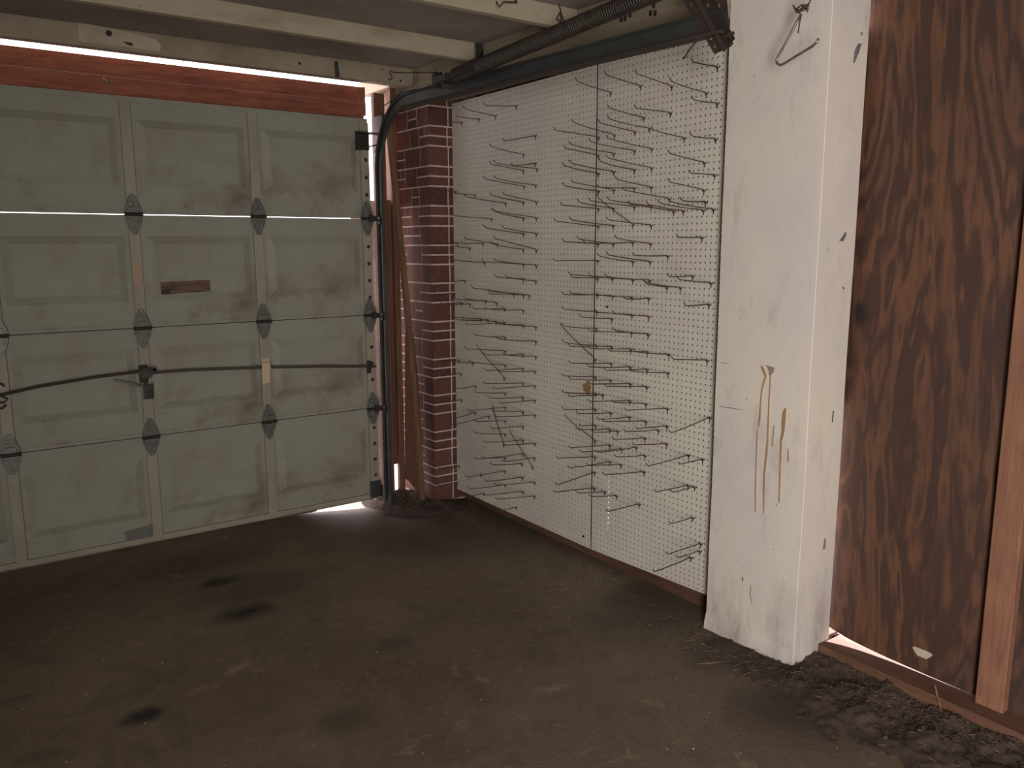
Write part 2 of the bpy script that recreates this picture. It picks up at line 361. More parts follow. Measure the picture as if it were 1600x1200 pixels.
# ---------------------------------------------------------------- pegboard: real holes
def pegboard(name, y_hi, y_lo, ztop, nrows, lab, skew=0):
    """front sheet x=0..0.0055 with one hole per inch"""
    mb = MB(); N = 8; cols_ = int(round((y_hi-y_lo)/IN)); T = .0032; r = .0043
    idx = {}
    def vert(p):
        k_ = (round(p[0], 5), round(p[1], 5), round(p[2], 5))
        if k_ not in idx: idx[k_] = len(mb.v); mb.v.append(p)
        return idx[k_]
    for ci in range(cols_):
        ya = y_hi-ci*IN; yb = max(y_lo, ya-IN); yc = ya-IN/2
        for ri in range(nrows):
            za = ztop-ri*IN; zb = za-IN; zc = za-IN/2
            sq = [(yb, zc), (yb, za), (yc, za), (ya, za), (ya, zc), (ya, zb), (yc, zb), (yb, zb)]
            hl = [(yc+r*math.cos(math.pi-i*math.pi/4), zc+r*math.sin(math.pi-i*math.pi/4)) for i in range(8)]
            for x, flip in ((0, 0), (T, 1)):
                A = [vert((x, a, b)) for a, b in sq]; B = [vert((x, a, b)) for a, b in hl]
                for i in range(8):
                    j = (i+1) % 8; q = (A[i], A[j], B[j], B[i]); mb.f.append(q if flip else q[::-1]); mb.mi.append(0)
            A = [vert((0, a, b)) for a, b in hl]; B = [vert((T, a, b)) for a, b in hl]
            for i in range(8):
                j = (i+1) % 8; mb.f.append((A[i], A[j], B[j], B[i])); mb.mi.append(0)
    zl = ztop-nrows*IN
    for (ya, yb, za, zb) in ((y_hi, y_hi, zl, ztop), (y_lo, y_lo, zl, ztop)):
        mb.add([(0, ya, za), (T, ya, za), (T, ya, zb), (0, ya, zb)], [(0, 1, 2, 3)])
    mb.add([(0, y_hi, zl), (T, y_hi, zl), (T, y_lo, zl), (0, y_lo, zl)], [(0, 1, 2, 3)])
    if skew:      # the lower edge of this sheet runs slightly uphill away from the seam
        h6 = zl+6*IN; mb.v = [(x, y, h6-(h6-z)*(1-skew*max(0, -y)/.76)) if z < h6 else (x, y, z) for x, y, z in mb.v]
    o = build(name, mb, 'peg', label=lab, cat='pegboard', group='white pegboard panels on the right wall', fix=False, loc=(0, (y_hi+y_lo)/2, zl)); return o
# hole rows: zt row is (row 0) at z=2.1906 ; columns at y0=-.018 - n*in
ZT = 2.21556+.5*IN+3*IN          # top edge of sheet
Y0c = -.018+.5*IN                # left edge of the right sheet (next to the seam)
pr = pegboard('pegboard', Y0c, -.789, ZT, 88, 'white pegboard panel right of the dark seam, next to the column', .19)
pl = pegboard('pegboard', Y0c+.011+48*IN, Y0c+.011, ZT, 88, 'white pegboard panel left of the dark seam, next to the brick pier')
# furring strips behind, and the frame they fix to
for i, (y, w) in enumerate(((.30, .04), (.9, .04), (-.42, .04), (1.20, .035), (-.76, .03))):
    build('furring_strip', MB().box(.0065, .06, y-w/2, y+w/2, .075, 2.32), 'jamb', label='hidden timber strip behind the pegboard', cat='timber', group='furring strips behind the pegboard', loc=(.03, y, .08))
# cracked paper patch near seam
mb = MB(); c0 = hit(917, 606, 0, -.001)
mb.prism([(-.0018, c0.y+(.028+.006*math.sin(5*a))*math.cos(a), c0.z+(.030+.008*math.cos(3*a))*math.sin(a)) for a in [i*math.pi/10 for i in range(20)]], (.0014, 0, 0))
build('torn_patch', mb, 'kraft', parent=pl, label='brown torn patch')
mb = MB(); 
for px, py in ((912,838),): 
    c0 = hit(px, py, 0, 0); mb.cyl((-.004, c0.y, c0.z), (.001, c0.y, c0.z), .006, 12)
build('fixing_screw', mb, 'black', parent=pl)
mb = MB()
for px, py in ((948.5,479.5),):
    c0 = hit(px, py, 0, 0); mb.cyl((-.002, c0.y, c0.z), (.001, c0.y, c0.z), .006, 12)
build('fixing_screw', mb, 'black', parent=pr)

# ---------------------------------------------------------------- overhead door
door = empty('door_1', (-1.68, YD, .07), 'closed pale grey green overhead garage door with raised panels and rusty hinges', 'garage door', kind='structure')
SEAM = [2.204, 1.6705, 1.1371, .6037, .0703]
STX = [-.480, -1.087, -1.674, -2.263, -2.852]; SW = [.05, .048, .048, .048, .05]
XR, XL = -.455, -2.90
for k in range(4):
    zt, zb = SEAM[k]-.002, SEAM[k+1]+.002
    mb = MB()
    def quad(a, b, c_, d): mb.add([a, b, c_, d], [(0, 1, 2, 3)])
    edges = [XL]+[(STX[i]) for i in (3, 2, 1)]+[XR]
    for i in range(4):
        x0, x1 = edges[i], edges[i+1]
        px0 = x0+(.045 if i else .075); px1 = x1-(.045 if i < 3 else .070); pz0, pz1 = zb+.125, zt-.098
        bv = .036; dp = -.013
        O = [(x0, zb), (x1, zb), (x1, zt), (x0, zt)]; A = [(px0, pz0), (px1, pz0), (px1, pz1), (px0, pz1)]
        B = [(px0+bv, pz0+bv), (px1-bv, pz0+bv), (px1-bv, pz1-bv), (px0+bv, pz1-bv)]
        for P, Q, y0, y1 in ((O, A, YD, YD), (A, B, YD, YD+dp)):
            for a in range(4):
                b = (a+1) % 4; quad((P[a][0], y0, P[a][1]), (P[b][0], y0, P[b][1]), (Q[b][0], y1, Q[b][1]), (Q[a][0], y1, Q[a][1]))
        quad(*[(q[0], YD+dp, q[1]) for q in B])
    mb.box(XL, XR, YD+.014, YD+.030, zb, zt)
    # rolled lips along the section joints; a tongue closes all but the first joint
    if k >= 2: mb.box(XL, XR, YD+.030, YD+.035, zt-.02, zt+.02)
    mb.box(XL, XR, YD-.006, YD+.02, zb, zb+.016).box(XL, XR, YD-.004, YD+.02, zt-.022, zt)
    sec = build('door_section', mb, 'door', parent=door, fix=False, loc=(-1.68, YD, zb))
    for i, x in enumerate(STX):
        w = SW[i]; s_ = MB()
        if i == 0:      # end stile with punched holes
            zc = [z for z in sorted([1.985-.0935*q for q in range(0, 22)]) if zb+.03 < z < zt-.03]
            zz = zb+.016; y0 = YD-.014
            hx = x+.006
            for z in zc:
                s_.add([(x-w/2, y0, zz), (x+w/2, y0, zz), (x+w/2, y0, z-.022), (x-w/2, y0, z-.022)], [(0, 1, 2, 3)])
                sq = [(-w/2-.006+.0, 0), (-w/2-.006, .022), (0, .022), (w/2-.006, .022), (w/2-.006, 0), (w/2-.006, -.022), (0, -.022), (-w/2-.006, -.022)]
                hl = [(.0115*math.cos(math.pi-a*math.pi/4), .0115*math.sin(math.pi-a*math.pi/4)) for a in range(8)]
                V1 = [(hx+a, y0, z+b) for a, b in sq]; V2 = [(hx+a, y0, z+b) for a, b in hl]; V3 = [(hx+a, y0+.012, z+b) for a, b in hl]
                s_.add(V1+V2+V3, [(a, (a+1) % 8, (a+1) % 8+8, a+8) for a in range(8)]+[(a+8, (a+1) % 8+8, (a+1) % 8+16, a+16) for a in range(8)])
                s_.add(V3, [tuple(range(8))], 1)  # black disc closes each hole, standing in for the shade inside
                zz = z+.022
            s_.add([(x-w/2, y0, zz), (x+w/2, y0, zz), (x+w/2, y0, zt-.022), (x-w/2, y0, zt-.022)], [(0, 1, 2, 3)])
            s_.add([(x-w/2, y0, zb+.016), (x-w/2, YD, zb+.016), (x-w/2, YD, zt-.022), (x-w/2, y0, zt-.022)], [(0, 1, 2, 3)])
            s_.add([(x+w/2, y0, zb+.016), (x+w/2, YD, zb+.016), (x+w/2, YD, zt-.022), (x+w/2, y0, zt-.022)], [(0, 1, 2, 3)])
            build('stile', s_, ['cream_stile', 'black'], parent=sec, fix=False)
        else:
            s_.box(x-w/2, x+w/2, YD-.016, YD, zb+.012, zt-.018)
            build('stile', s_, 'cream_stile', parent=sec, bevel=.003)
# hinges: diamond leaves with rolled knuckle and bolts
def hinge(x, z, mirror=1, roller=False):
    y = YD-.0165 if not roller else YD-.0155
    m_ = MB(); w, h = .040, .095
    for sg in (1, -1):
        prof = [(-w, .004), (-w*.92, .03), (-.013, h-.006), (0, h), (.013, h-.006), (w*.92, .03), (w, .004)]
        m_.prism([(x+a, y, z+sg*b) for a, b in prof], (0, -.003, 0))
        m_.prism([(x+a, y-.003, z+sg*b) for a, b in [(-w*.8, .006), (-w*.5, .034), (w*.5, .034), (w*.8, .006)]], (0, -.009, 0))
    hb = build('hinge', m_, 'hinge', parent=door, loc=(x, y, z), bevel=.001)
    build('knuckle', MB().cyl((x-w, y-.012, z), (x+w, y-.012, z), .0085, 10), 'black', parent=hb, smooth=False)
    b_ = MB()
    for bx, bz in ((-.013, .048), (.013, .048), (-.013, -.048), (.013, -.048), (0, .082), (0, -.082)): b_.cyl((x+bx, y-.009, z+bz), (x+bx, y-.015 if abs(bz) < .06 else y-.007, z+bz), .0055, 6)
    build('bolt', b_, 'galv', parent=hb)
    if roller:
        r_ = MB().cyl((x+.01, y-.02, z-.01), (x+.075, y-.02, z-.01), .0055, 10)
        r_.prism([(x+.005, y-.003, z-.022), (x+.048, y-.003, z-.006), (x+.048, y-.003, z+.010), (x+.005, y-.003, z+.024)], (0, -.024, 0))
        r_.tube([(x+.060, y-.02, z-.01), (x+.064, y-.02, z-.01), (x+.074, y-.02, z-.01), (x+.078, y-.02, z-.01)], 0, 14, radii=[.010, .021, .021, .010])
        build('roller', r_, 'black', parent=hb)
for k in (1, 2, 3):
    for i, x in enumerate(STX):
        hinge(x, SEAM[k], roller=(i == 0))
# bottom rail, seal, corner bracket, patches
build('bottom_rail', MB().box(XL, XR+.002, YD-.014, YD, .070, .098), 'cream_stile', parent=door, bevel=.002)
sl = MB(); N = 24
xs = [lerp(XL, XR, i/N) for i in range(N+1)]
build('rubber_seal', MB().box(XL, -.84, YD-.006, YD+.03, .056, .071).box(-.84, XR, YD-.004, YD+.03, .062, .071), 'rubber', parent=door)
build('corner_bracket', MB().box(-.515, -.449, YD-.022, YD-.015, .075, .175).box(-.452, -.446, YD-.05, YD-.015, .075, .15), 'galv_dark', parent=door, bevel=.002)
p1, p2 = hit(193, 826, 1, YD-.018), hit(240, 845, 1, YD-.018)
build('grey_tape_patch', MB().hexa([tuple(hit(a, b, 1, YD-.003+dy)) for dy in (0, -.004) for a, b in ((199,848),(238,839),(237,819),(194,832))]), 'flap', parent=door)
build('orange_sticker', MB().hexa([tuple(hit(a, b, 1, YD-.0165+dy)) for dy in (0, -.0012) for a, b in ((211,446),(222,446),(219,412),(207,411))]), 'orange', parent=door)
lb = build('warning_label', MB().hexa([tuple(hit(a, b, 1, YD-.0132+dy)) for dy in (0, -.0016) for a, b in ((252,460.5),(329,455),(328,437),(250.5,441))]), 'label', parent=door)
build('dark_square', MB().hexa([tuple(hit(a, b, 1, YD-.0149+dy)) for dy in (0, -.0008) for a, b in ((252.5,460.2),(267,459.2),(266,451.5),(252,452.6))]), 'black', parent=lb)
# top roller bracket
tb = MB().box(-.535, -.455, YD-.022, YD-.016, 2.035, 2.13).box(-.535, -.40, YD-.06, YD-.016, 2.118, 2.126)
tb.hexa([(-.535,YD-.06,2.03),(-.42,YD-.075,2.06),(-.42,YD-.075,2.068),(-.535,YD-.06,2.038),(-.535,YD-.016,2.03),(-.42,YD-.016,2.06),(-.42,YD-.016,2.068),(-.535,YD-.016,2.038)])
build('top_roller_bracket', tb, 'black', parent=door)
# sliding lock bars running out from the middle lock, and their guides
hub = Vector((-1.685, YD-.045, .915))
def P(px, py, y=YD-.04): return hit(px, py, 1, y)
def barpath(name, pts, w, h, mat, parent):
    m_ = MB()
    for a, b in zip(pts[:-1], pts[1:]): m_.bar(a, b, w, h)
    return build(name, m_, mat, parent=parent, bevel=.001)
lock = build('lock_hub', MB().cyl(P(228,583,YD-.025), P(228,583,YD-.05), .030, 14).box(-1.705, -1.667, YD-.03, YD-.016, .875, .96), 'black', parent=door)
barpath('lock_bar', [P(-60,631), P(60,604), P(150,589), P(222,580)], .006, .014, 'rust', lock)
barpath('lock_bar', [P(232,583), P(300,578), P(415,574), P(500,572.5), P(588,572.5)], .006, .014, 'hookm', lock)
m_ = MB()
for a, b in (((218,579),(228,576)),((228,576),(243,577)),((229,592),(223,598)),((238,583),(243,576)),((228,590),(228,600))): m_.bar(P(*a, YD-.055), P(*b, YD-.055), .008, .014)
build('cam_arm', m_, 'black', parent=lock)
barpath('latch_lever', [P(177,594,YD-.03), P(200,598,YD-.03), P(222,604,YD-.03)], .006, .012, 'hinge', lock)
bx = build('lock_case', MB().hexa([tuple(hit(a, b, 1, YD-.016+dy)) for dy in (0, -.03) for a, b in ((224,624),(240,623),(239,600),(223,601))]), 'galv_dark', parent=door, bevel=.002)
build('keyhole_block', MB().hexa([tuple(hit(a, b, 1, YD-.046+dy)) for dy in (0, -.006) for a, b in ((231,623),(239,622),(239,609),(231,610))]), 'black', parent=bx)
m_ = MB().hexa([tuple(hit(a, b, 1, YD-.016+dy)) for dy in (0, -.004) for a, b in ((410,600),(423,598),(421,560),(409,561))])
m_.hexa([tuple(hit(a, b, 1, YD-.02+dy)) for dy in (0, -.030) for a, b in ((410,580),(423,579),(423,566),(409,567))])
gd = build('cream_bar_guide', m_, 'creamplastic', parent=door, bevel=.002, label='cream bar guide')
build('end_bar_guide', MB().hexa([tuple(hit(a, b, 1, YD-.015+dy)) for dy in (0, -.03) for a, b in ((573,583),(580,583),(580,564),(573,564))]), 'black', parent=door, bevel=.002)
m_ = MB()
m_.tube([P(-30,600), P(3,600), P(6,604)], .004, 6).tube([P(-30,640), P(4,638), P(9,633)], .005, 6).tube([P(-20,622), P(2,619), P(12,624), P(5,630), P(-5,627)], .004, 6)
build('rusty_lock_spring', m_, 'rust', parent=door, smooth=True)
# dark cable along the first section joint is the open joint itself; bright line comes from outside

# ---------------------------------------------------------------- door frame
hd = build('header_board', MB().box(-3.4, -.452, 1.425, 1.463, 2.296, 2.377), 'red_wood', loc=(-1.9, 1.43, 2.3), bevel=.002, label='reddish timber board just under the bright gap above the garage door', cat='timber')
build('header_board', MB().box(-3.4, -.452, 1.408, 1.463, 2.15, 2.290), 'red_wood', loc=(-1.9, 1.43, 2.2), bevel=.003, label='wide reddish timber board directly above the top of the garage door', cat='timber')
# note: daylight enters between the upper header board and the roof beam
rb = build('roof_beam', MB().box(-3.4, -.2, 1.302, 1.345, 2.387, 2.48), 'beamm', loc=(-1.8, 1.32, 2.4), bevel=.003, label='cream painted beam across the top of the garage door opening', cat='beam')
build('lower_lip', MB().box(-3.4, -.2, 1.345, 1.40, 2.394, 2.42), 'beamm', parent=rb, bevel=.002)
pt = [(121,34),(200,50),(245,62),(252,72),(249,80),(200,74),(124,65)]
build('primer_patch', MB().prism([hit(a, b, 1, 1.302) for a, b in pt], (0, -.001, 0)), 'primer', parent=rb)
m_ = MB()
for px, py, r in ((170,52,.013),(468,99,.007),(626,126,.006)): c0 = hit(px, py, 1, 1.301); m_.cyl(c0+Vector((0, .001, 0)), c0+Vector((0, -.002, 0)), r, 14)
m_.prism([hit(a, b, 1, 1.301) for a, b in ((192,65),(206,67),(208,72),(199,70))], (0, -.002, 0))
build('bolt_hole', m_, 'black', parent=rb)
tg = MB().hexa([tuple(hit(a, b, 1, 1.300+dy)) for dy in (0, -.003) for a, b in ((524,121),(531,121),(528,96),(522,96))])
build('metal_strap', tg, 'galv_dark', loc=hit(527, 120, 1, 1.3), label='small grey metal strap hanging on the cream beam above the door', cat='strap')
build('end_block', MB().hexa([tuple(hit(a, b, 1, 1.375+dy)) for dy in (.03, 0) for a, b in ((563,182),(572,181),(570,136),(557,137))]), 'red_wood', loc=hit(565, 182, 1, 1.38), bevel=.002, label='short reddish wood block at the top right corner of the door', cat='wood block')
m_ = MB(); c0 = hit(168, 128, 1, 1.405)
m_.tube([c0+Vector((-.02, -.01, .012)), c0+Vector((-.008, -.02, .0)), c0+Vector((.012, -.014, -.006)), c0+Vector((.016, 0, 0))], .004, 6)
build('bent_nail', m_, 'rod', loc=c0, smooth=True, label='bright bent nail on the wide reddish board above the door', cat='nail')
build('door_jamb', MB().box(-.385, -.319, 1.42, 1.456, -.02, 2.355), 'jamb', loc=(-.35, 1.43, 0), bevel=.003, label='reddish brown upright jamb timber just right of the metal door track', cat='timber')
build('jamb_stud', MB().box(-.283, -.247, 1.42, 1.452, .0, 2.39), 'jamb', loc=(-.26, 1.45, .02), bevel=.003, label='narrow dark upright stud between the jamb timber and the brick pier', cat='timber')
struct('trim_2', MB().box(-.425, -.375, 1.47, 1.49, 0, 1.775), 'weather')
struct('trim_and_light_blocks', MB().box(-.42, -.25, 1.685, 1.70, .26, 1.62).box(-.318, -.25, 1.458, 1.472, .22, 1.78).box(-.42, -.146, 1.685, 1.70, 1.62, 1.78).box(-.235, -.146, 1.685, 1.70, 1.78, 2.5).box(-.26, -.249, 1.453, 1.70, 1.78, 2.385).box(-.42, -.405, 1.515, 1.685, .34, 1.78), 'jamb')  # outer trim board, plus unseen boxes added to shut out sky light
struct('cavity_light_block', MB().box(.141, .164, -.83, -.795, .09, 2.5), 'jamb')  # unseen strip added to block daylight from the cavity behind the pegboard
struct('trim_4', MB().box(-.30, .26, 1.40, 1.76, 2.39, 2.56).box(-.2, .2, 1.235, 1.42, 2.37, 2.48), 'beamm')
build('weather_strip', MB().box(-.455, -.435, 1.43, 1.445, .04, .95), 'weather', loc=(-.445, 1.44, .05), label='pale weather strip beside the lower right edge of the door', cat='trim strip')
# leaning lath and warped piece at its foot
top, bot = hit(606, 178, 1, 1.395), hit(661, 776, 1, 1.27); bot.z = .012
m_ = MB(); N = 10
for i in range(N+1):
    t_ = i/N; p = top.lerp(bot, t_)+Vector((.012*math.sin(t_*math.pi), 0, 0)); m_.v += [tuple(p+Vector(q)) for q in ((-.018, .010, 0), (-.012, -.006, 0), (.018, -.003, 0), (.012, .011, 0))]
for i in range(N):
    a = i*4
    for j in range(4): m_.f.append((a+j, a+(j+1) % 4, a+4+(j+1) % 4, a+4+j)); m_.mi.append(0)
m_.f += [(3, 2, 1, 0), (N*4, N*4+1, N*4+2, N*4+3)]; m_.mi += [0, 0]
build('leaning_lath', m_, 'lath', loc=bot, label='long thin wooden lath leaning across the front of the brick pier', cat='lath')
sc = [(634,520),(646,520),(654,600),(660,700),(663,776),(650,766),(640,752),(634,748)]
m_ = MB(); top_ = [hit(a, b, 1, 1.42-.09*max(0, (b-520)/250)) for a, b in sc]
m_.prism(top_, (0, .008, 0)); 
build('warped_offcut', m_, 'plate', loc=(top_[5].x, 1.33, .03), label='thin warped wood offcut standing behind the foot of the leaning lath', cat='offcut')

# ---------------------------------------------------------------- brick pier
BR = random.Random(3); mb = MB(); cols_attr = []
x0, x1, y0, y1 = -.1425, .185, 1.2375, 1.66
mb.box(x0, x1, y0, y1, -.02, 2.37, 1)
bricks = MB(); bcol = []
def brick(axis, a0, a1, z0, z1):
    """a brick face standing 2.5 mm proud of the mortar on the left (x) or front (y) face"""
    v = BR.random(); e = .0028
    if axis == 'f': bricks.box(a0, a1, y0-e, y0+.01, z0, z1)
    else: bricks.box(x0-e, x0+.01, a0, a1, z0, z1)
    bcol.extend([v]*6)
u = .0546; z = .006; band = 0; g = .0045
while z < 2.33:
    h = 2*u*(1+BR.uniform(-.03, .03)); thick_corner = band % 2 == 0
    # front face  (x from -.1425 to 0) : corner unit then sliver
    cut = -.028+BR.uniform(-.004, .004)
    for (a0, a1) in ((x0-.0028, cut), (cut+.009, .10)):
        if thick_corner: brick('f', a0, a1, z+g, z+h-g)
        else:
            brick('f', a0, a1, z+g, z+h/2-g); brick('f', a0, a1, z+h/2+g, z+h-g)
    # left face  (y from 1.2375 to 1.60)
    a = y0+.01; thick = thick_corner; wid = BR.uniform(.09, .14)
    while a < y1-.01:
        b = min(a+wid, y1)
        if thick: brick('l', a, b-.009, z+g, z+h-g)
        else:
            brick('l', a, b-.009, z+g, z+h/2-g)
            sp = a+(b-a)*BR.choice((.45, 1, 1))
            if sp < b-.02:
                brick('l', a, sp-.009, z+h/2+g, z+h-g); brick('l', sp, b-.009, z+h/2+g, z+h-g)
            else: brick('l', a, b-.009, z+h/2+g, z+h-g)
        a = b; thick = not thick if BR.random() < .8 else thick; wid = BR.uniform(.08, .2)
    z += h; band += 1
k = len(mb.v); mb.v += bricks.v; mb.f += [tuple(i+k for i in f) for f in bricks.f]; mb.mi += [0]*len(bricks.f)
pier = build('brick_pier', mb, ['brick', 'mortar'], loc=(-.02, 1.4, 0), fix=False, label='red brick pier with pale mortar between garage door and pegboard', cat='brick pier')
at = pier.data.attributes.new('brick', 'FLOAT', 'FACE'); at.data.foreach_set('value', [0.0]*6+bcol)

# ---------------------------------------------------------------- ceiling timbers
for i, (y, lab) in enumerate(((.61, 'cream painted ceiling joist nearest the garage door, ending at the strap'), (-.10, 'second cream ceiling joist from the garage door, with bent nails'), (-.81, 'third cream ceiling joist from the garage door, overhead'))):
    mb = MB(); 
    xe = -.245 if i == 0 else -.2
    mb.prism([(-3.4, y, 2.398), (xe-.02, y, 2.398), (xe, y, 2.415), (xe, y, 2.48), (-3.4, y, 2.48)], (0, .04, 0))
    j = build('ceiling_joist', mb, 'joistm', loc=(-1.8, y, 2.4), bevel=.003, label=lab, cat='joist')
    if i == 1: joist2 = j
wb = build('wall_beam', MB().box(-.2, .03, -.785, 1.235, 2.365, 2.48), 'beamm', loc=(-.1, 0, 2.4), bevel=.004, label='cream painted beam running above the pegboard, behind the door spring', cat='beam')
build('lower_board', MB().box(-.075, .02, -.785, 1.235, 2.318, 2.365), 'beamm', parent=wb, bevel=.003)
m_ = MB()
for px, py in ((971,30),(977,28),(1017,20),(1022,8),(985,22),(1024,20)):
    c0 = hit(px, py, 0, -.2); m_.prism([c0+Vector((0, -.008, .006)), c0+Vector((0, .007, .012)), c0+Vector((0, .010, -.008)), c0+Vector((0, -.004, -.014))], (-.0015, 0, 0))
build('peeled_spot', m_, 'rust', parent=wb)
m_ = MB().box(-.235, -.203, .60, .612, 2.36, 2.478)
m_.hexa([tuple(v) for v in (hit(747,92,1,.6), hit(760,88,1,.6), hit(770,66,1,.6), hit(757,72,1,.6), hit(747,92,1,.605), hit(760,88,1,.605), hit(770,66,1,.605), hit(757,72,1,.605))])
build('joist_strap', m_, 'galv_dark', loc=(-.22, .6, 2.4), label='twisted grey steel strap at the end of the nearest joist', cat='strap')

# ---------------------------------------------------------------- door track
trk = empty('door_track', (-.42, YD-.04, .02), 'grey steel garage door track rising beside the door and curving along the wall', 'door track')
TX, TY, R_ = -.405, YD-.045, .33
TZ = 2.2565
prof = [(-.022, .026), (-.026, .020), (-.026, .026), (0, .026), (0, -.026), (-.026, -.026), (-.026, -.020), (-.022, -.026)]
prof = [(-.010, .027), (-.016, .033), (0, .034), (0, -.034), (-.016, -.033), (-.010, -.027)]
th = .0018
prof2 = prof+[(a+(-th if abs(b) > .02 and a == 0 else 0)-(0 if a else 0), b-th*(1 if b > 0 else -1)) for a, b in prof[::-1]]
X_ = Vector((1, 0, 0))
pts = [(TX, TY, .03), (TX, TY, TZ-R_)]; fr = [(X_, (0, -1, 0))]*2
build('vertical_rail', MB().sweep(prof2, pts, fr, True), 'galv_dark', parent=trk, fix=True)
pts, fr = [], []
for i in range(17):
    a = i/16*math.pi/2; pts.append((TX+.0*a, TY-R_+R_*math.cos(a), TZ-R_+R_*math.sin(a))); fr.append((X_, (0, -math.cos(a), -math.sin(a))))
build('curved_rail', MB().sweep(prof2, pts, fr, True), 'galv_dark', parent=trk)
yE = -1.06
def tz(y): return TZ-.024*(TY-R_-y)
pts = [(TX, TY-R_, TZ), (TX, yE, tz(yE))]; fr = [(X_, (0, 0, -1))]*2
build('horizontal_rail', MB().sweep(prof2, pts, fr, True), 'galv_dark', parent=trk)
# stiffening angle fixed to the back of the horizontal rail
build('rail_angle', MB().hexa([(TX+.001, TY-R_+.03, TZ-.004), (TX+.004, TY-R_+.03, TZ-.004), (TX+.004, yE, tz(yE)-.004), (TX+.001, yE, tz(yE)-.004), (TX+.001, TY-R_+.03, TZ+.038), (TX+.004, TY-R_+.03, TZ+.038), (TX+.004, yE, tz(yE)+.036), (TX+.001, yE, tz(yE)+.036)]), 'galv_dark', parent=trk)
build('rusty_lower_lip', MB().hexa([(TX-.03, TY-R_+.03, TZ-.043), (TX+.004, TY-R_+.03, TZ-.043), (TX+.004, yE, tz(yE)-.043), (TX-.03, yE, tz(yE)-.043), (TX-.03, TY-R_+.03, TZ-.0315), (TX+.004, TY-R_+.03, TZ-.0315), (TX+.004, yE, tz(yE)-.0315), (TX-.03, yE, tz(yE)-.0315)]), 'rust', parent=trk, label='rusty lower edge')
build('wall_angle', MB().box(-.393, -.3905, 1.345, 1.418, .03, 2.05).box(-.393, -.36, 1.4155, 1.4185, .03, 2.05), 'galv_dark', parent=trk)
build('corner_plate', MB().prism([(-.398, 1.405, 2.03), (-.398, 1.30, 2.15), (-.398, 1.30, 2.22), (-.398, 1.405, 2.22)], (.003, 0, 0)), 'black', parent=trk)
# perforated steel angle bracket hanging the rear of the track
br = empty('hanging_bracket', (-.40, -1.0, 2.2), 'dark rusty perforated angle bracket hanging the track in front of the column', 'bracket')
def perforated(name, a, b, w, nrm, mat, n):
    a, b = Vector(a), Vector(b); d = (b-a); L = d.length; d.normalize(); nrm = Vector(nrm).normalized(); s_ = d.cross(nrm).normalized()
    m_ = MB(); cell = L/n; r = min(cell, w)*.17
    for layer in (0, .0022):
        for i in range(n):
            c0 = a+d*cell*(i+.5)+nrm*layer
            sq = [(-.5*cell, 0), (-.5*cell, w/2), (0, w/2), (.5*cell, w/2), (.5*cell, 0), (.5*cell, -w/2), (0, -w/2), (-.5*cell, -w/2)]
            hl = [(r*1.4*math.cos(math.pi-q*math.pi/4), r*math.sin(math.pi-q*math.pi/4)) for q in range(8)]
            V = [c0+d*p+s_*q for p, q in sq]+[c0+d*p+s_*q for p, q in hl]
            m_.add(V, [(q, (q+1) % 8, (q+1) % 8+8, q+8) for q in range(8)])
    for sg in (-1, 1):
        q = s_*(w/2*sg); m_.add([a+q, b+q, b+q+nrm*.0022, a+q+nrm*.0022], [(0, 1, 2, 3)])
    return m_
xb = TX-.004
A1, A2 = hit(1069, -12, 0, xb), hit(1123, 79, 0, xb)
sd = Vector((0, -.75, .66))
m_ = perforated('', A1, A2, .034, (-1, 0, 0), None, 7)
build('perforated_strap', m_, 'rust', parent=br, fix=False)
B1, B2 = hit(1096, -12, 0, xb-.004), hit(1140, 70, 0, xb-.004)
m_ = perforated('', B1, B2, .05, (-1, 0, 0), None, 6); build('perforated_plate', m_, 'black', parent=br, fix=False)
m_ = MB().bar(hit(1082, -12, 0, xb-.01), hit(1133, 78, 0, xb-.01), .006, .016)
build('folded_edge', m_, 'rust', parent=br)
B1, B2 = hit(1122, -14, 0, xb+.004), hit(1131, 78, 0, xb+.004)
m_ = perforated('', B1, B2, .060, (-1, 0, 0), None, 6); build('upright_leg', m_, 'rust', parent=br, fix=False)
m_ = MB(); c0 = hit(1137, 56, 0, xb-.01); m_.cyl(c0+Vector((0, .012, 0)), c0+Vector((0, -.022, .004)), .006, 8).cyl(c0+Vector((0, -.008, 0)), c0+Vector((0, -.013, 0)), .011, 6)
c0 = hit(1140, 69, 0, xb-.01); m_.cyl(c0+Vector((0, .012, 0)), c0+Vector((0, -.010, 0)), .005, 8)
build('bolt', m_, 'rust', parent=br)
c0 = hit(1092, 60, 0, TX-.02); c1 = hit(1069, 91, 0, -.30)
build('loose_wire', MB().tube([c0+Vector((0,0,.02)), c0, c0.lerp(c1, .5)+Vector((.0, .006, 0)), c1, c1+Vector((0, .004, .004))], .0028, 6), 'hookm', loc=c1, smooth=True, label='loose bent wire dangling from the track beside the perforated bracket', cat='wire')

